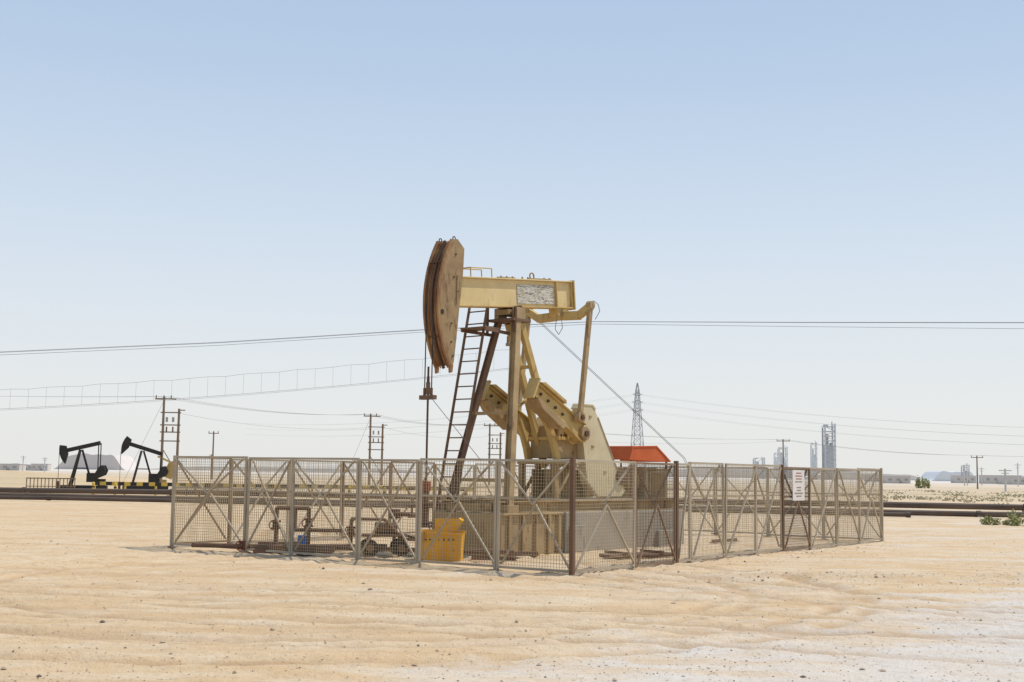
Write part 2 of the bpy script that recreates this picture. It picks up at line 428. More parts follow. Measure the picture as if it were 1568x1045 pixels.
ld=MB()
t0=Vector((2.05,0,5.48)); t1=Vector((1.08,0,0.9))
for y in (0.17,0.71): ld.beam(t0+Vector((0,y,0)),t1+Vector((0,y,0)),0.03,0.06,M['brown'])
for i in range(16):
    p=t0.lerp(t1,(i+0.4)/16); ld.cyl(p+Vector((0,0.17,0)),p+Vector((0,0.71,0)),0.016,M['brown'],6)
ld.obj('ladder',PJ)

# equalizer + pitmans
eq=MB()
eq.prism([(4.2,5.66),(4.7,5.72),(4.62,5.5),(4.5,5.38),(4.36,5.38),(4.25,5.5)],-0.13,0.13,M['yellow'])
eq.cyl((4.45,-0.2,5.52),(4.45,0.2,5.52),0.11,M['tan'],16)
for sg in (-1,1):
    eq.beam((4.45,sg*0.1,5.48),(4.45,sg*0.62,5.46),0.17,0.2,M['yellow'])
    eq.beam((4.45,sg*0.6,5.46),(4.45,sg*0.94,5.66),0.15,0.17,M['yellow'])
    eq.cyl((4.45,sg*0.86,5.68),(4.45,sg*1.0,5.68),0.10,M['tan'],14)
eq.obj('equalizer_bar',PJ,bevel=0.008)
PIN=(4.08,3.04)
for k,sg in enumerate((-1,1)):
    pm=MB(); y=sg*0.93
    pm.beam((4.45,y,5.68),(PIN[0],y,PIN[1]),0.09,0.12,M['tan'],(1,0,0))
    pm.cyl((PIN[0],y-0.07,PIN[1]),(PIN[0],y+0.07,PIN[1]),0.13,M['tan'],16)
    pm.cyl((PIN[0],y-0.1,PIN[1]),(PIN[0],y+0.1,PIN[1]),0.06,M['darkrust'],12)
    pm.obj('pitman_arm_%d'%(k+1),PJ,bevel=0.006)
SH=(4.42,2.68)
ang=math.atan2(0.93,-1.8)
def crank_pt(l,o):
    return (SH[0]+math.cos(ang)*l-math.sin(ang)*o, SH[1]+math.sin(ang)*l+math.cos(ang)*o)
for k,sg in enumerate((-1,1)):
    cr=MB(); yi=sg*0.66; yo=sg*0.80
    y0,y1=min(yi,yo),max(yi,yo)
    body=[crank_pt(-0.22,-0.10),crank_pt(-0.22,0.10),crank_pt(-0.1,0.19),crank_pt(0.3,0.19),crank_pt(2.0,0.12),crank_pt(2.0,-0.12),crank_pt(0.3,-0.19),crank_pt(-0.1,-0.19)]
    cr.prism(body,y0+0.04,y1-0.04,M['yellow'])
    for s_ in (1,-1):
        a0=crank_pt(0.05,s_*0.195); a1=crank_pt(2.05,s_*0.125); a2=crank_pt(2.05,s_*0.16); a3=crank_pt(0.05,s_*0.235)
        cr.prism([a0,a1,a2,a3],y0-0.03,y1+0.03,M['yellow'])
    lo=[crank_pt(0.75,0.225),crank_pt(0.85,0.36),crank_pt(1.7,0.33),crank_pt(1.95,0.22),crank_pt(1.95,0.17),crank_pt(0.75,0.20)]
    cr.prism(lo,y0-0.10,y1+0.10,M['tan'])
    up_=[crank_pt(1.0,-0.215),crank_pt(1.05,-0.28),crank_pt(1.9,-0.25),crank_pt(2.03,-0.17)]
    cr.prism(up_,y0-0.10,y1+0.10,M['yellow'])
    e0=[crank_pt(2.055,0.26),crank_pt(2.11,0.26),crank_pt(2.11,-0.24),crank_pt(2.055,-0.24)]
    cr.prism(e0,y0-0.08,y1+0.08,M['yellow'])
    cr.cyl((SH[0],y0-0.06,SH[1]),(SH[0],y1+0.06,SH[1]),0.16,M['tan'],18)
    cr.cyl((SH[0],y0-0.1,SH[1]),(SH[0],y1+0.1,SH[1]),0.07,M['darkrust'],12)
    for l in (0.9,1.2,1.5,1.8):
        p=crank_pt(l,0); cr.cyl((p[0],y0-0.01,p[1]),(p[0],y1+0.01,p[1]),0.035,M['darkrust'],8)
    cr.obj('crank_arm_%d'%(k+1),PJ,bevel=0.008)

gb=MB()
gb.prism([(3.95,2.1),(5.25,2.1),(5.3,2.6),(5.1,2.95),(4.8,3.05),(4.2,3.08),(3.95,2.85)],-0.42,0.42,M['tan'])
gb.prism([(3.9,2.52),(5.34,2.52),(5.34,2.6),(3.9,2.6)],-0.47,0.47,M['yellow'])
gb.cyl((SH[0],-0.63,SH[1]),(SH[0],0.63,SH[1]),0.11,M['darkrust'],16)
gb.cyl((SH[0],-0.5,SH[1]),(SH[0],0.5,SH[1]),0.25,M['yellow'],20)
gb.cyl((4.95,-0.6,2.7),(4.95,0.5,2.7),0.15,M['yellow'],16)
for i in range(8): gb.cyl((4.0+i*0.17,-0.46,2.6),(4.0+i*0.17,-0.46,2.66),0.025,M['darkrust'],6)
gb.obj('gearbox',PJ,bevel=0.02)

pd=MB()
pd.box((4.6,0,1.99),(1.9,1.15,0.06),M['tan'])
for s in (3.75,4.35,4.95,5.45):
    for y in (-0.5,0.5): pd.box((s,y,1.55),(0.16,0.1,0.82),M['tan'])
pd.box((4.6,-0.2,1.5),(1.7,0.03,0.7),M['tan']); pd.box((4.6,0.2,1.5),(1.7,0.03,0.7),M['tan'])
for y in (-0.5,0.5):
    pd.beam((3.75,y,1.2),(4.35,y,1.9),0.04,0.08,M['tan']); pd.beam((4.95,y,1.9),(5.45,y,1.2),0.04,0.08,M['tan'])
pd.obj('gearbox_pedestal',PJ,bevel=0.006)

sk=MB()
for y in (-0.75,0.75):
    sk.box((4.8,y,1.13),(7.0,0.22,0.025),M['tan']); sk.box((4.8,y,0.905),(7.0,0.22,0.025),M['tan']); sk.box((4.8,y,1.02),(7.0,0.03,0.2),M['tan'])
for s in (1.4,2.3,3.3,4.3,5.3,6.3,7.3,8.2): sk.box((s,0,1.0),(0.12,1.28,0.18),M['tan'])
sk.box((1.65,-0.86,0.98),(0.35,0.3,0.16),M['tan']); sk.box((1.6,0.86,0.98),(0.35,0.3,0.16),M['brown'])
sk.obj('base_skid',PJ,bevel=0.004)
fd=MB()
fd.box((5.9,0,0.42),(4.9,2.1,0.94),M['conc'])
fd.box((2.3,0,0.42),(2.1,2.0,0.94),M['tan'])
for s in (1.5,1.95,2.4,2.85,3.2): fd.box((s,-1.03,0.45),(0.08,0.06,0.9),M['tan'])
fd.box((2.3,-1.03,0.87),(2.1,0.07,0.05),M['tan'])
fd.box((3.8,-1.1,0.3),(0.5,0.1,0.6),M['conc']); fd.box((7.4,-1.1,0.2),(0.7,0.1,0.4),M['conc'])
fd.obj('foundation_block',PJ,bevel=0.02)

bg=MB()
bg.prism([(4.48,3.25),(4.55,3.36),(4.98,3.36),(5.08,3.28),(6.35,1.35),(6.2,1.22),(5.1,1.22),(4.8,1.6)],-0.62,-0.40,M['cream'])
bg.prism([(4.44,3.27),(4.53,3.39),(5.0,3.39),(5.12,3.29),(5.08,3.26),(4.97,3.35),(4.56,3.35),(4.49,3.25)],-0.635,-0.38,M['cream'])
bg.beam((5.2,-0.63,3.1),(6.3,-0.63,1.42),0.012,0.03,M['tan']); 
for p in ((4.9,3.1),(5.0,2.4),(5.5,1.8)): bg.box((p[0],-0.63,p[1]),(0.1,0.02,0.05),M['tan'])
bg.obj('belt_guard',PJ,bevel=0.015)
mo=MB()
mo.cyl((6.9,-0.5,1.62),(6.9,0.35,1.62),0.27,M['tan'],20)
for i in range(12): mo.cyl((6.9,-0.4+i*0.06,1.62),(6.9,-0.385+i*0.06,1.62),0.29,M['tan'],20)
mo.box((6.9,0,1.25),(0.6,0.8,0.2),M['tan'])
mo.cyl((6.15,-0.68,1.7),(6.15,-0.6,1.7),0.2,M['darkrust'],16)
mo.box((7.6,-0.2,1.55),(0.5,0.7,0.8),M['cream'])
mo.obj('electric_motor',PJ,bevel=0.01)
cv=MB()
cv.prism([(6.35,2.12),(6.5,2.44),(7.55,2.48),(8.2,2.1),(8.16,2.08),(7.54,2.45),(6.52,2.41),(6.39,2.11)],-0.75,0.75,M['orange'])
cv.prism([(6.39,2.11),(6.52,2.41),(7.54,2.45),(8.16,2.08)],-0.735,-0.72,M['orange'])
for s in (6.5,8.05):
    for y in (-0.7,0.7): cv.box((s,y,1.65),(0.04,0.04,0.95),M['brown'])
cv.obj('motor_sun_cover',PJ)
ca=MB()
for dy in (0,0.05):
    ca.cyl((3.5,-0.25+dy,5.2),(8.6,-0.9+dy,2.2),0.006,M['cable'],5)
    ca.cyl((8.6,-0.9+dy,2.2),(10.4,-1.0+dy,0.1),0.006,M['cable'],5)
pts=[(4.0,-0.3,5.45),(3.9,-0.32,5.1),(4.0,-0.35,4.98),(4.2,-0.3,5.15),(4.3,-0.2,5.4)]
for i in range(4): ca.cyl(pts[i],pts[i+1],0.008,M['cable'],5)
pts=[(4.45,-1.02,5.78),(4.6,-1.05,5.7),(4.66,-1.05,5.55),(4.55,-1.0,5.35)]
for i in range(3): ca.cyl(pts[i],pts[i+1],0.008,M['cable'],5)
ca.cyl((0.1,0,3.3),(1.5,-0.2,2.0),0.007,M['cable'],5)
ca.obj('loose_cables',PJ)

# ------------------------------------------------------------------ wellhead
wh=MB()
wh.cyl((0,0,-0.1),(0,0,0.55),0.12,M['brown'],16)
for z,r in ((0.25,0.2),(0.32,0.2),(0.6,0.2),(0.67,0.2),(1.0,0.15),(1.06,0.15)): wh.cyl((0,0,z),(0,0,z+0.05),r,M['darkrust'],16)
wh.cyl((0,0,0.6),(0,0,1.5),0.075,M['brown'],14)
wh.cyl((0,0,1.35),(0,0,1.55),0.1,M['red'],14)
wh.cyl((-0.1,0,0.85),(-0.5,0,0.85),0.05,M['brown'],10); wh.cyl((0,0.0,0.85),(0,0.9,0.85),0.05,M['brown'],10)
wh.ring((-0.4,0,1.05),0.11,0.012,M['darkrust'],'z'); wh.cyl((-0.4,0,0.85),(-0.4,0,1.05),0.02,M['darkrust'],8)
wh.box((0,0.9,0.85),(0.2,0.12,0.2),M['darkrust']); wh.cyl((0,0.9,0.0),(0,0.9,0.85),0.045,M['brown'],10)
wh.obj('wellhead',None,bevel=0.004,loc=(-1.75,26.5,0),rotz=R(50))

# yellow skip beside the wellhead
sc=MB()
sc.prism([(-0.40,0.02),(0.40,0.02),(0.43,0.55),(-0.43,0.58)],-0.32,-0.30,M['skip'])
sc.prism([(-0.40,0.02),(0.40,0.02),(0.43,0.55),(-0.43,0.58)],0.30,0.32,M['skip'])
sc.prism([(-0.40,0.02),(-0.38,0.02),(-0.41,0.58),(-0.43,0.58)],-0.299,0.299,M['skip'])
sc.prism([(0.38,0.02),(0.40,0.02),(0.43,0.55),(0.41,0.55)],-0.299,0.299,M['skip'])
sc.box((0,0,0.05),(0.75,0.59,0.02),M['skip'])
for i in range(7):
    sc.box((-0.34+i*0.113,-0.332,0.28),(0.02,0.02,0.5),M['skip'])
    sc.cyl((-0.28+i*0.09,-0.335,0.44),(-0.28+i*0.09,-0.319,0.44),0.022,M['black'],8)
sc.beam((-0.45,-0.335,0.57),(0.45,-0.335,0.55),0.04,0.04,M['skip']); sc.beam((-0.45,0.335,0.58),(0.45,0.335,0.56),0.04,0.04,M['skip'])
sc.prism([(-0.15,0.57),(0.35,0.85),(0.42,0.80),(0.30,0.60),(0.0,0.55)],-0.2,0.25,M['skip'])
sc.box((0.1,0.1,0.72),(0.5,0.04,0.22),M['skip'])
sc.obj('yellow_skip',None,loc=(-1.33,25.1,0),rotz=R(-3))

# ------------------------------------------------------------------ pipe manifold, cart and clutter inside the compound
pmf=MB()
def P3(*pts,r=0.04,m='brown'):
    for i in range(len(pts)-1): pmf.cyl(pts[i],pts[i+1],r,M[m],10)
P3((-4.4,0.0,0.14),(2.4,-0.9,0.14),r=0.05)
P3((-3.6,0.4,0.1),(-0.4,1.2,0.1),r=0.05,m='darkrust')
P3((-2.6,-0.2,0.14),(-2.6,-0.2,0.95),(-1.9,-0.3,0.95),(-1.9,-0.3,0.2),r=0.045)
P3((-2.2,-0.25,0.95),(-2.2,-0.25,0.5),(-1.2,-0.4,0.5),r=0.04)
P3((-1.0,-0.4,0.14),(-1.0,-0.4,0.75),(-0.3,-0.5,0.75),(0.1,-0.5,0.35),(1.2,-0.7,0.35),r=0.035)
for x,y,z in ((-2.6,-0.2,0.6),(-1.9,-0.3,0.65),(-1.0,-0.4,0.5),(-3.3,-0.12,0.16),(0.6,-0.6,0.35)):
    pmf.cyl((x,y,z-0.09),(x,y,z-0.05),0.10,M['darkrust'],12); pmf.cyl((x,y,z+0.05),(x,y,z+0.09),0.10,M['darkrust'],12)
    pmf.box((x,y,z),(0.13,0.13,0.12),M['brown']); pmf.cyl((x,y,z),(x,y-0.25,z),0.015,M['darkrust'],6)
    pmf.ring((x,y-0.25,z),0.10,0.012,M['red'],'y',12)
pmf.box((-2.2,-0.3,0.06),(1.6,0.5,0.08),M['brown'])
pmf.beam((-2.9,-0.5,0.12),(-1.3,-0.6,0.12),0.08,0.1,M['brown'])
pmf.obj('pipe_manifold',None,loc=(-2.3,27.0,0))
ct=MB()
ct.box((0,0,0.42),(0.9,0.5,0.05),M['brown'])
for x in (-0.32,0.32):
    for y in (-0.3,0.3):
        ct.cyl((x,y-0.04,0.17),(x,y+0.04,0.17),0.17,M['tyre'],18); ct.cyl((x,y-0.045,0.17),(x,y+0.045,0.17),0.08,M['galvd'],12)
ct.cyl((-0.32,-0.3,0.17),(-0.32,0.3,0.17),0.02,M['darkrust'],8); ct.cyl((0.32,-0.3,0.17),(0.32,0.3,0.17),0.02,M['darkrust'],8)
for x in (-0.32,0.32): ct.box((x,0,0.29),(0.05,0.4,0.22),M['brown'])
ct.cyl((-0.2,0,0.57),(0.25,0,0.57),0.12,M['brown'],14); ct.beam((0.45,0,0.42),(1.1,0,0.2),0.05,0.05,M['brown'])
ct.obj('wheeled_cart',None,loc=(-2.6,26.6,0),rotz=R(12))
dr=MB(); dr.cyl((0,0,0),(0,0,0.3),0.12,M['blue'],14); dr.cyl((0,0,0.3),(0,0,0.33),0.09,M['white'],14); dr.ring((0,0,0.3),0.115,0.012,M['blue'],'z'); dr.obj('blue_pail',None,loc=(-4.55,28.2,0))
pb=MB()
for i in range(5): pb.cyl((-0.9+i*0.02,-0.2+i*0.1,0.05),(0.9,-0.25+i*0.12,0.05),0.04,M['brown'],8)
pb.beam((-0.5,-0.3,0.11),(-0.5,0.4,0.11),0.08,0.05,M['brown']); pb.beam((0.5,-0.3,0.11),(0.5,0.4,0.11),0.08,0.05,M['brown'])
pb.obj('pipe_stack',None,loc=(2.7,27.2,0),rotz=R(35))
cb=MB()
cb.box((0,0,1.5),(0.45,0.25,0.7),M['cream']); cb.box((0,-0.13,1.5),(0.38,0.02,0.6),M['tan']); cb.box((0,0,1.88),(0.55,0.35,0.04),M['tan'])
for x in (-0.2,0.2): cb.box((x,0,0.57),(0.05,0.05,1.16),M['brown'])
cb.box((0.13,-0.145,1.5),(0.02,0.02,0.1),M['black']); cb.obj('control_cabinet',None,bevel=0.005,loc=(3.7,32.0,0),rotz=R(10))
for (x,y,l,a) in ((-5.2,29.0,1.0,20),(-0.3,25.0,0.9,-15),(5.6,33.2,1.3,50),(0.3,26.5,0.7,30)):
    b_=MB(); b_.beam((-l/2,0,0.05),(l/2,0,0.05),0.15,0.015,M['brown']); b_.beam((-l/2,0,0.09),(l/2,0,0.09),0.015,0.07,M['brown']); b_.obj('steel_offcut',None,loc=(x,y,0),rotz=R(a))

# ------------------------------------------------------------------ fence
FN=empty('metal_fence')
def panel(idx,p0,p1,gap0=0.03,gap1=0.03,fr='galv',wire='wire',post0=None,brace='X',ht=2.0,flip=False):
    m=MB(); fm=M[fr]
    p0=Vector((p0[0],p0[1],0)); p1=Vector((p1[0],p1[1],0)); L=(p1-p0).length; d=(p1-p0)/L; n=Vector((-d.y,d.x,0))
    tilt=random.uniform(-0.018,0.018); dz=random.uniform(-0.03,0.025)
    def A(l,z,o=0): return p0+d*l+n*(o+tilt*z)+Vector((0,0,z+dz))
    l0,l1=gap0,L-gap1; zb=0.07; w=0.042
    for l in (l0,l1):
        m.beam(A(l,-0.05),A(l,ht),w,w,fm,n)
    m.beam(A(l0+w/2,ht-w/2),A(l1-w/2,ht-w/2),w,w,fm)
    m.beam(A(l0+w/2,zb),A(l1-w/2,zb),w,w,fm)
    zm=1.30
    m.beam(A(l0+w/2,zm,0.022),A(l1-w/2,zm,0.022),0.03,0.03,fm)
    b0=0.05
    if brace=='X':
        m.beam(A(l0+b0,zb+0.05,-0.035),A(l1-b0,ht-0.06,-0.035),0.035,0.03,fm); m.beam(A(l0+b0,ht-0.06,0.045),A(l1-b0,zb+0.05,0.045),0.035,0.03,fm)
    elif brace=='K':
        mid=(l0+l1)/2
        m.beam(A(l0+b0,zb+0.05,-0.035),A(mid,zm-0.1,-0.035),0.035,0.03,fm); m.beam(A(mid,zm-0.1,-0.035),A(l1-b0,zb+0.05,-0.035),0.035,0.03,fm)
        m.beam(A(l0+b0,ht-0.05,0.045),A(mid,zm-0.1,0.045),0.035,0.03,fm); m.beam(A(mid,zm-0.1,0.045),A(l1-b0,ht-0.05,0.045),0.035,0.03,fm)
    else:
        a,bb=(l0+b0,l1-b0) if not flip else (l1-b0,l0+b0)
        m.beam(A(a,zb+0.05,-0.035),A(bb,ht-0.06,-0.035),0.035,0.03,fm)
    for l in (l0,l1): m.beam(A(l-0.1,0.0,0.0),A(l+0.1,0.0,0.0),0.10,0.03,fm)
    wm=M[wire]; t=0.0055 if wire=='wire' else 0.007
    sp_=0.06
    k=int((l1-l0)/sp_)
    for i in range(1,k): 
        l=l0+(l1-l0)*i/k; m.beam(A(l,zb,-0.012),A(l+random.uniform(-.008,.008),ht-0.04,-0.012),t,t,wm,n)
    k=int((ht-zb)/sp_)
    for i in range(1,k):
        z=zb+(ht-zb)*i/k; m.beam(A(l0,z,-0.018),A(l1,z+random.uniform(-.006,.006),-0.018),t,t,wm)
    m.obj('fence_panel_%d'%idx,FN)
NEAR=Vector((1.09,22.1)); LEFT=Vector((-7.45,28.2)); RIGHT=Vector((10.35,35.4)); BACK=LEFT+RIGHT-NEAR
idx=0
def run(a,b_,stops,kinds):
    global idx
    L=(b_-a).length; d=(b_-a)/L; stops=[0]+[s for s in stops]+[L]
    for i in range(len(stops)-1):
        k=kinds[i%len(kinds)]; idx+=1
        panel(idx,a+d*stops[i],a+d*stops[i+1],**k)
run(NEAR,LEFT,[1.62,3.45,4.97,6.8,8.15],[dict(brace='K'),dict(brace='K',),dict(brace='X'),dict(brace='K'),dict(brace='X'),dict(brace='K')])
run(NEAR,RIGHT,[2.2,3.85,4.5,6.1,7.7,9.2,10.9,12.7,14.4],[dict(brace='K'),dict(brace='K',fr='galvd',wire='wired'),dict(brace='N'),dict(brace='K'),dict(brace='S'),dict(brace='X'),dict(brace='K',fr='galvd',wire='wired'),dict(brace='X'),dict(brace='S',flip=True),dict(brace='K')])
run(LEFT,BACK,[1.7,3.6,5.5,7.4,9.3,11.2,13.1,15.0],[dict(brace='X',fr='galvd'),dict(brace='K'),dict(brace='X'),dict(brace='X',fr='galvd')])
run(RIGHT,BACK,[1.7,3.4,5.1,6.8,8.5],[dict(brace='K'),dict(brace='X')])
po=MB(); dR=(RIGHT-NEAR).normalized()
for t in (0.0,3.88,9.2):
    p=NEAR+dR*t; po.beam((p.x,p.y,-0.1),(p.x,p.y,2.03),0.075,0.075,M['rustpost'],(dR.x,dR.y,0))
p=LEFT; po.beam((p.x,p.y,-0.1),(p.x,p.y,2.03),0.06,0.06,M['galv'],(dR.x,dR.y,0))
p=RIGHT; po.beam((p.x,p.y,-0.1),(p.x,p.y,2.03),0.06,0.06,M['galv'],(dR.x,dR.y,0))
po.obj('fence_corner_posts',FN)
wsgn=MB()
p=NEAR+dR*10.05; n_=Vector((dR.y,-dR.x))
c_=Vector((p.x+n_.x*0.06,p.y+n_.y*0.06,1.55))
dv=Vector((dR.x,dR.y,0))
wsgn.beam(c_-dv*0.36,c_+dv*0.36,0.012,0.72,M['white'])
random.seed(3)
for i in range(9):
    z=1.84-i*0.068; l=random.uniform(0.12,0.28)
    if i in (4,): continue
    wsgn.beam(c_+Vector((n_.x,n_.y,0))*0.009-dv*l+Vector((0,0,z-1.55)),c_+Vector((n_.x,n_.y,0))*0.009+dv*l+Vector((0,0,z-1.55)),0.004,0.02,M['red'] if i<3 else M['galvd'])
wsgn.obj('warning_sign')

# ------------------------------------------------------------------ pipelines & rails
def pipeline(a,b_,r,z,step,sup=True):
    m=MB(); a=Vector(a); b_=Vector(b_); L=(b_-a).length; d=(b_-a)/L; k=int(L/step)
    for i in range(k):
        p=a+d*(L*i/k); q=a+d*(L*(i+1)/k); dz=0.03*math.sin(i*1.7); dz2=0.03*math.sin((i+1)*1.7)
        m.cyl((p.x,p.y,z+dz),(q.x,q.y,z+dz2),r,M['pipe'],12)
        m.cyl((q.x-d.x*0.1,q.y-d.y*.1,z+dz2),(q.x+d.x*0.1,q.y+d.y*.1,z+dz2),r*1.25,M['pipe'],12)
        if sup:
            m.box((p.x,p.y,(z-r)/2),(0.25,0.3,max(0.1,z-r)),M['conc'])
    m.obj('pipeline')
pipeline((-90,84),(70,55),0.15,0.42,9.0)
pipeline((-90,80.5),(70,50.8),0.13,0.18,8.0)
pipeline((-90,77),(18,57.5),0.10,0.14,8.0,False)
pipeline((19,46.5),(60,44.0),0.10,0.16,6.0,False)
gr=MB()
for i in range(60):
    x=-27.5+i*0.42
    y=84-(x+27)*0.12
    gr.beam((x,y,0.72),(x+0.42,y-0.05,0.72),0.1,0.24,M['saffron'] if i%2 else M['black'])
    if i%5==0: gr.box((x,y+0.12,0.3),(0.12,0.1,0.6),M['saffron'])
gr.obj('striped_guard_rail')
for (x,y) in ((-26.2,80),(-24.2,78),(-9.6,76),(-7.3,74),(-2.5,72)):
    m=MB(); m.cyl((0,0,0),(0,0,0.8),0.09,M['saffron'],10); m.cyl((0,0,0.8),(0,0,0.86),0.09,M['saffron'],10,0.03); m.cyl((0,0,0.5),(0,0,0.6),0.093,M['black'],10); m.obj('yellow_bollard',None,loc=(x,y,0))
wf=MB()
for i in range(14):
    x=-36.5+i*0.28; wf.beam((x,96,0),(x,96,0.95),0.07,0.05,M['galvd'])
wf.beam((-36.5,96,0.9),(-32.8,96,0.9),0.08,0.08,M['galvd']); wf.beam((-36.5,96,0.3),(-32.8,96,0.3),0.06,0.06,M['galvd'])
wf.obj('low_fence')

# ------------------------------------------------------------------ background pumpjacks
def far_pump(loc,rz,tilt,light=False):
    e=empty('pumpjack',loc,rz); K=M['black']
    m=MB(); piv=Vector((0,0,3.15)); ct_,st_=math.cos(tilt),math.sin(tilt)
    def L(x,z,y=0): return (piv.x+x*ct_-z*st_, y, piv.z+x*st_+z*ct_)
    m.beam(L(-1.25,0.15),L(1.45,0.15),0.22,0.3,K,(0,0,1)); m.obj('walking_beam',e)
    h=MB(); pts=[]
    for i in range(9):
        a=R(-30+54*i/8); pts.append((-1.62*math.cos(a),1.62*math.sin(a)+0.0))
    poly=[(L(x,z)[0],L(x,z)[2]) for x,z in pts+[(-1.05,0.5),(-1.05,-0.15)]]
    h.prism(poly,-0.2,0.2,K); h.obj('horse_head',e)
    b=MB()
    b.beam((-0.1,-0.15,3.1),(-0.75,-0.5,0.2),0.12,0.12,K); b.beam((-0.1,0.15,3.1),(-0.75,0.5,0.2),0.12,0.12,K)
    b.beam((0.05,0,3.1),(0.75,0,0.9),0.14,0.14,K); b.beam((-0.45,-0.35,1.6),(-0.45,0.35,1.6),0.08,0.08,K); b.beam((-0.4,0,1.7),(0.45,0,1.7),0.08,0.08,K)
    b.obj('samson_post',e)
    c=MB(); c.box((0.9,0,1.0),(0.8,0.6,0.7),K); c.box((0.3,0,0.25),(3.4,0.7,0.3),K); c.box((1.6,0,0.65),(0.5,0.5,0.5),M['tan' if light else 'black'])
    c.obj('gearbox_and_base',e)
    w=MB()
    for y in (-0.5,0.5):
        w.prism([(1.0,1.1),(1.5,1.9),(1.75,1.95),(1.95,1.55),(1.8,1.2),(1.2,0.95)],y-0.12,y+0.12,K)
        w.beam((L(1.4,0.1)[0],y,L(1.4,0.1)[2]),(1.35,y,1.45),0.07,0.07,K)
    w.beam((L(1.4,0.1)[0],-0.5,L(1.4,0.1)[2]),(L(1.4,0.1)[0],0.5,L(1.4,0.1)[2]),0.1,0.1,K)
    w.obj('cranks_and_pitmans',e)
    if light:
        g=MB(); g.prism([(1.5,1.2),(2.0,2.3),(2.3,2.35),(2.5,1.6),(2.2,0.9)],-0.15,0.15,M['yellow']); g.beam((1.1,-0.3,2.7),(2.2,-0.3,2.2),0.1,0.14,M['yellow']); g.obj('belt_guard',e)
    r=MB(); r.cyl((-1.63,0,0.3),(-1.63,0,3.0),0.02,K,6); r.cyl((-1.63,0,0),(-1.63,0,0.7),0.1,M['brown'],8); r.obj('polished_rod',e)
    return e
far_pump((-32.8,97,0),R(8),R(14))
far_pump((-28.4,98,0),R(18),R(-17),True)

# ------------------------------------------------------------------ utility poles
def hpole(loc,h,sc=1.0,rz=0.0):
    m=MB(); W=M['wood']
    m.cyl((0,0,-0.2),(0,0,h),0.16*sc,W,8,0.12*sc); m.cyl((1.6,0,-0.2),(1.6,0,h*0.865),0.16*sc,W,8,0.12*sc)
    m.beam((-0.9,-0.1,h-0.25),(1.3,-0.1,h-0.25),0.12,0.14,W)
    for x in (-0.8,0,0.75): m.cyl((x,-0.1,h-0.18),(x,-0.1,h+0.12),0.06,M['brown'],6)
    for z in (h*0.82,h*0.68,h*0.60,h*0.5): m.beam((-0.25,-0.18,z),(1.85,-0.18,z),0.08,0.12,W)
    for x in (0.45,1.1):
        m.box((x,-0.3,h*0.74),(0.2,0.2,0.5),M['bldgd']); m.cyl((x,-0.3,h*0.60),(x,-0.3,h*0.66),0.08,M['brown'],6)
    m.beam((1.6,0.1,h*0.865-0.15),(2.2,0.1,h*0.865-0.15),0.1,0.1,W)
    m.beam((0,0,h*0.42),(1.6,0,h*0.15),0.08,0.08,W)
    return m.obj('utility_pole',None,loc=loc,rotz=rz)
def spole(loc,h,arms=1.4):
    m=MB(); W=M['wood']; m.cyl((0,0,-0.2),(0,0,h),0.17,W,8,0.12)
    m.beam((-arms/2,-0.1,h-0.3),(arms/2,-0.1,h-0.3),0.12,0.14,W)
    for x in (-arms/2+.1,0,arms/2-.1): m.cyl((x,-0.1,h-0.25),(x,-0.1,h+0.1),0.06,M['brown'],6)
    return m.obj('utility_pole',None,loc=loc)
hpole((-36.0,131,0),9.2); hpole((-18.3,165,0),9.2); hpole((-3.1,187,0),9.0)
spole((-51.6,220,0),8.3,1.8); spole((53.8,250,0),9.2,2.6); spole((0.0,60,0),8.15,0.6)
spole((-56.5,240,0),4.5,0.8); spole((-70.5,170,0),3.2,0.5); spole((92,250,0),6.5,2.4)
def line(name,pts,r,mat,sag=0.0,seg=16):
    P=[]
    for i in range(len(pts)-1):
        a=Vector(pts[i]); b_=Vector(pts[i+1])
        for k in range(seg):
            t=k/seg; p=a.lerp(b_,t); p.z-=sag*4*t*(1-t); P.append(p)
    P.append(Vector(pts[-1]))
    cu=bpy.data.curves.new(name,'CURVE'); cu.dimensions='3D'; cu.bevel_depth=r; cu.bevel_resolution=1
    s_=cu.splines.new('POLY'); s_.points.add(len(P)-1)
    for q,p in zip(s_.points,P): q.co=(p.x,p.y,p.z,1)
    cu.materials.append(mat); o=bpy.data.objects.new(name,cu); scene.collection.objects.link(o); return o
for dz0,dz1 in ((0,0),(-0.12,-0.28),(0.03,0.02)):
    line('power_line',[(-60,62,5.6+dz0),(-24.3,60,7.15+dz0),(-14,60,7.75+dz0),(-4.3,60,8.5+dz0*0.8),(3.9,60,9.02+dz1*0.4),(14,60,9.12+dz1*0.7),(24.3,60,9.25+dz1),(60,60,9.9+dz1)],0.009,M['cable'],0,6)
def cz(x,u):
    t=(x+24.3)/24.3
    return (5.35+1.55*t+0.75*t*t) if u else (4.45+1.45*t+0.85*t*t)
mm=MB(); px=None
xsn=[-59.5+0.85*i for i in range(71)]
for i,x in enumerate(xsn):
    if x>0.01: break
    p=Vector((x,60,cz(x,1)+0.03*math.sin(i*2.3))); q=Vector((x,60,cz(x,0)))
    if px: mm.cyl(px[0],p,0.007,M['cable2'],5); mm.cyl(px[1],q,0.008,M['cable2'],5); mm.cyl(px[1]-Vector((0,0,0.06)),q-Vector((0,0,0.06)),0.006,M['cable2'],5)
    mm.cyl(p,q,0.005,M['cable2'],5); px=(p,q)
mm.obj('overhead_cable')
P1=(-36.0,131,9.1); P2=(-18.3,165,9.1); P3_=(-3.1,187,8.9)
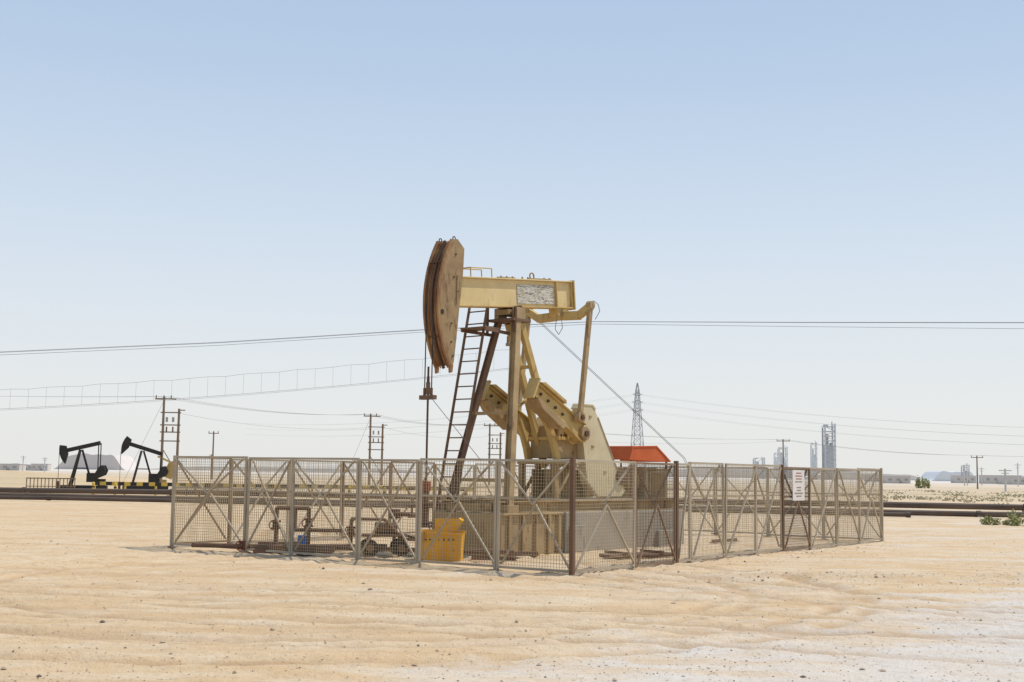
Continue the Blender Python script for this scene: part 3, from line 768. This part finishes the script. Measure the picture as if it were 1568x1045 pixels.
for o in (-0.8,0.0,0.75):
    line('power_line',[(-90,95,8.5),(P1[0]+o,P1[1],9.2),(P2[0]+o,P2[1],9.2),(P3_[0]+o,P3_[1],9.0),(53.8+o,250,9.2),(92+o,250,6.6),(180,250,8)],0.014,M['cable2'],0.7)
line('power_line',[(-35,131,7.6),(-17,165,7.6),(-2,187,7.4),(54,250,8.9)],0.014,M['cable2'],0.9)
line('guy_wire',[(-36,131,8.8),(-40,131,0)],0.015,M['cable2']); line('guy_wire',[(-18.3,165,8.8),(-21.8,165,0)],0.018,M['cable2'])

# transmission pylon
M['pylon']=paint('pylon_steel',(0.40,0.41,0.42),(0.36,0.37,0.38),amt=0.0,bump=0)
def pylon(loc,h):
    m=MB(); W=M['pylon']; bw=3.4
    def hw(z): 
        t=z/h; return bw*(1-t)**0.9*0.75+0.35 if t<0.97 else 0.1
    zs=[0,5,10,14.5,18.5,22,25,28,31,34,37,h]; zs=[z*h/40 if z!=h else h for z in zs]
    for i in range(len(zs)-1):
        a,b_=hw(zs[i]),hw(zs[i+1])
        for sx,sy in ((1,1),(1,-1),(-1,1),(-1,-1)):
            m.beam((sx*a,sy*a,zs[i]),(sx*b_,sy*b_,zs[i+1]),0.22,0.22,W)
        for s_ in (1,-1):
            m.beam((-a,s_*a,zs[i]),(b_,s_*b_,zs[i+1]),0.14,0.14,W); m.beam((a,s_*a,zs[i]),(-b_,s_*b_,zs[i+1]),0.14,0.14,W)
            m.beam((s_*a,-a,zs[i]),(s_*b_,b_,zs[i+1]),0.14,0.14,W); m.beam((-a,s_*a,zs[i]),(a,s_*a,zs[i]),0.14,0.14,W)
    for z,l in ((h*0.72,2.6),(h*0.8,2.4),(h*0.88,2.0)):
        for s_ in (1,-1): m.beam((0,0,z+0.6),(s_*l,0,z),0.18,0.18,W); m.beam((0,0,z-0.6),(s_*l,0,z),0.18,0.18,W)
    return m.obj('transmission_pylon',None,loc=loc,rotz=R(12))
pylon((53,530,0),40.5)
for z,l in ((29.2,2.6),(32.4,2.4),(35.6,2.0)):
    for s_ in (1,-1): line('power_line',[(-160,760,z-6),(53+s_*l,530,z),(260,430,z-15)],0.022,M['cable2'],5)

# ------------------------------------------------------------------ distant industry
def tower(name,loc,w,h,mat,fl=9,wide=True):
    m=MB(); hh_=h
    for sx,tp in ((-1,0.93),(1,1.0)):
        for sy in (-1,1): m.box((sx*w*0.45,sy*w*0.45,hh_*tp/2),(w*0.13,w*0.13,hh_*tp),mat)
    for i in range(fl+1):
        z=h*i/fl*0.93+1
        m.box((0,0,z),(w*1.08,w*1.0,h*0.014),mat)
        if i<fl:
            z1=h*(i+1)/fl*0.93+1; s_=1 if i%2 else -1
            m.beam((-s_*w*.45,-w*.5,z),(s_*w*.45,-w*.5,z1),w*.06,w*.06,mat)
    m.box((-w*0.05,0,h*0.3),(w*0.8,w*0.8,h*0.59),mat)
    m.cyl((-w*0.2,0,0),(-w*0.2,0,h*0.82),w*0.17,mat,10); m.cyl((w*0.2,0,h*0.3),(w*0.2,0,h*0.66),w*0.15,mat,10)
    m.box((-w*0.28,0,h*0.96),(w*0.35,w*0.5,h*0.05),mat); m.cyl((w*0.3,0,h*0.9),(w*0.3,0,h*1.04),w*0.06,mat,8)
    return m.obj(name,None,loc=loc)
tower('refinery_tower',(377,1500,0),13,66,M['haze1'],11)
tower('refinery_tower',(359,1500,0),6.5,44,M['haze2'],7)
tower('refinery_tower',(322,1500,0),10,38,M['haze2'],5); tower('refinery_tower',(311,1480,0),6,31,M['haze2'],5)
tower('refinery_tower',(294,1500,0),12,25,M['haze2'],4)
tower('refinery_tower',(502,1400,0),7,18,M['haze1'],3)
def building(loc,w,dp,h,mat='bldg',rot=0):
    m=MB(); m.box((0,0,h/2),(w,dp,h),M[mat]); m.box((0,0,h+h*0.03),(w*1.03,dp*1.03,h*0.08),M[mat])
    n=max(3,int(w/4))
    for i in range(n):
        m.box((-w/2+w*(i+0.5)/n,-dp/2-0.03,h*0.55),(w/n*0.4,0.1,h*0.3),M['bldgd'])
    m.box((w*0.1,-dp/2-0.06,h*0.2),(w/n*0.3,0.1,h*0.4),M['bldgd'])
    m.obj('concrete_building',None,loc=loc,rotz=rot)
for (x,y,w,h) in ((-245,620,14,3.0),(-244,640,9,2.8),(-229,620,8,3.2),(-266,660,14,2.8),(158,520,10,2.8),(257,720,12,4),(251,660,12,4.2),(236,600,9,4),(233,580,10,3.2),(230,800,12,3.2)):
    building((x,y,0),w,w*0.6,h)
for (x,y,h) in ((136,380,6),(144,400,7),(78,200,3.6),(156,420,6),(152,380,7),(-154,420,5),(-165,430,5.5)):
    m=MB(); m.cyl((0,0,0),(0,0,h),0.16,M['haze1'],6); m.beam((-1,0,h*0.92),(1,0,h*0.92),0.15,0.15,M['haze1']); m.beam((-.6,0,h*0.8),(.6,0,h*0.8),0.12,0.12,M['haze1']); m.obj('utility_pole',None,loc=(x,y,0))
def mesa(x0,x1,d_,h,mat,seed):
    random.seed(seed); m=MB(); n=24; pts=[(x0,-1)]
    for i in range(n+1):
        t=i/n; e=min(1,t/0.25,(1-t)/0.2); pts.append((x0+(x1-x0)*t, h*(sm(0,1,e))*(0.85+0.15*noise.noise(Vector((t*6,seed,0))))+0.2))
    pts.append((x1,-1))
    m.prism(pts,d_,d_+60,M[mat]); m.obj('distant_mesa_haze')
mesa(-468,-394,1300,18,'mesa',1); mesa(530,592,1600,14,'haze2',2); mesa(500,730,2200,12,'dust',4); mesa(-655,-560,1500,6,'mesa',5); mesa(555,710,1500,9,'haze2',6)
mesa(-780,-120,2600,9,'dust',9); mesa(60,620,2400,17,'dust',11); mesa(300,900,3000,26,'haze2',12)  # low pale ridges added in place of airborne dust haze on the horizon

# ------------------------------------------------------------------ vegetation
def shrub(loc,w,h,n,name='desert_shrub',leaf=0.05,seed=0):
    rnd=random.Random(seed); m=MB()
    clumps=[(rnd.uniform(-w/2,w/2),rnd.uniform(-w/3,w/3),rnd.uniform(0.25,1)*h) for _ in range(max(5,int(w*5)))]
    for cx,cy,cz_ in clumps: m.cyl((cx*0.3,cy*0.3,0),(cx,cy,cz_*0.8),0.012,M['brown'],5,0.005)
    for i in range(n):
        cx,cy,cz_=rnd.choice(clumps); c=Vector((cx+rnd.gauss(0,w*0.06),cy+rnd.gauss(0,w*0.06),max(0.02,cz_*rnd.random()**0.6+rnd.gauss(0,h*0.08))))
        a=Vector((rnd.gauss(0,1),rnd.gauss(0,1),rnd.gauss(0,1))).normalized()*leaf; b2=Vector((rnd.gauss(0,1),rnd.gauss(0,1),rnd.gauss(0,1))).normalized()*leaf*0.5
        m.add([c-a,c+b2,c+a,c-b2],[(0,1,2,3)],M['leaf'])
    m.obj(name,None,loc=loc)
k=0
for (x,y,w,h) in ((19.2,49.5,1.3,0.4),(20.3,49,1.9,0.75),(21.6,50,1.6,0.6),(20.6,46.8,1.3,0.25),(23,49,2,0.7)):
    k+=1; shrub((x,y,0),w,h,1000,seed=k,leaf=0.055)
shrub((81,250,0),2.6,2.0,900,'desert_tree',0.2,50)
rnd=random.Random(5); m=MB()
for i in range(120):
    y=rnd.uniform(90,190); x=rnd.uniform(0.27,0.55)*y
    r=rnd.uniform(0.3,1.0)
    for j in range(16):
        c=Vector((x+rnd.gauss(0,r*1.2),y+rnd.gauss(0,r*0.5),abs(rnd.gauss(0,0.09))+0.02)); a=Vector((rnd.gauss(0,1),rnd.gauss(0,.4),rnd.gauss(0,.5))).normalized()*0.13; b2=Vector((rnd.gauss(0,.4),rnd.gauss(0,.4),1)).normalized()*0.08
        m.add([c-a,c+b2,c+a,c-b2],[(0,1,2,3)],M['scrub'])
m.obj('scrub_vegetation')

# ------------------------------------------------------------------ light, sky, camera
sd=Vector((0.90,0.30,0)).normalized()*math.cos(R(60)); sd.z=math.sin(R(60))
sun=bpy.data.lights.new('sun','SUN'); sun.energy=3.6; sun.angle=R(0.6); sun.color=(1.0,0.95,0.87)
so=bpy.data.objects.new('sun',sun); so.rotation_euler=sd.to_track_quat('Z','Y').to_euler(); scene.collection.objects.link(so)
w=bpy.data.worlds.new('World'); scene.world=w; w.use_nodes=True
nt=w.node_tree; nt.nodes.clear()
o=nt.nodes.new('ShaderNodeOutputWorld'); bg_=nt.nodes.new('ShaderNodeBackground'); sk_=nt.nodes.new('ShaderNodeTexSky')
sk_.sky_type='NISHITA'; sk_.sun_disc=False; sk_.sun_elevation=R(60); sk_.sun_rotation=math.atan2(0.90,0.30)
sk_.altitude=0; sk_.air_density=1.0; sk_.dust_density=1.0; sk_.ozone_density=1.0
gen=nt.nodes.new('ShaderNodeTexCoord').outputs['Generated']
sp3=nt.nodes.new('ShaderNodeSeparateXYZ'); nt.links.new(gen,sp3.inputs[0])
# desert dust haze : pale at the horizon thinning out with elevation
cr=nt.nodes.new('ShaderNodeValToRGB'); nt.links.new(sp3.outputs[2],cr.inputs[0])
E=cr.color_ramp.elements
E[0].position=0.0; E[0].color=(0.84,0.84,0.82,1)
E[1].position=1.0; E[1].color=(0.24,0.36,0.60,1)
for p_,c_ in ((0.05,(0.83,0.85,0.85,1)),(0.12,(0.76,0.82,0.88,1)),(0.20,(0.65,0.755,0.88,1)),(0.30,(0.52,0.65,0.83,1)),(0.42,(0.42,0.565,0.78,1))):
    e=E.new(p_); e.color=c_
sc10=nt.nodes.new('ShaderNodeVectorMath'); sc10.operation='SCALE'; sc10.inputs['Scale'].default_value=10.0
nt.links.new(cr.outputs[0],sc10.inputs[0])
skm=mix(nt,0.92,sk_.outputs[0],sc10.outputs[0])
nt.links.new(skm,bg_.inputs[0]); bg_.inputs[1].default_value=0.10; nt.links.new(bg_.outputs[0],o.inputs[0])
cam=bpy.data.cameras.new('camera'); cam.lens=44.4; cam.sensor_width=36; cam.clip_end=20000; cam.clip_start=0.1
cobj=bpy.data.objects.new('camera',cam); scene.collection.objects.link(cobj)
cobj.matrix_world=Matrix.Translation((0,0,1.73))@Matrix.Rotation(R(96.0),4,'X')@Matrix.Rotation(R(0.8),4,'Z')
scene.camera=cobj
scene.view_settings.view_transform='Standard'; scene.view_settings.look='None'; scene.view_settings.exposure=0
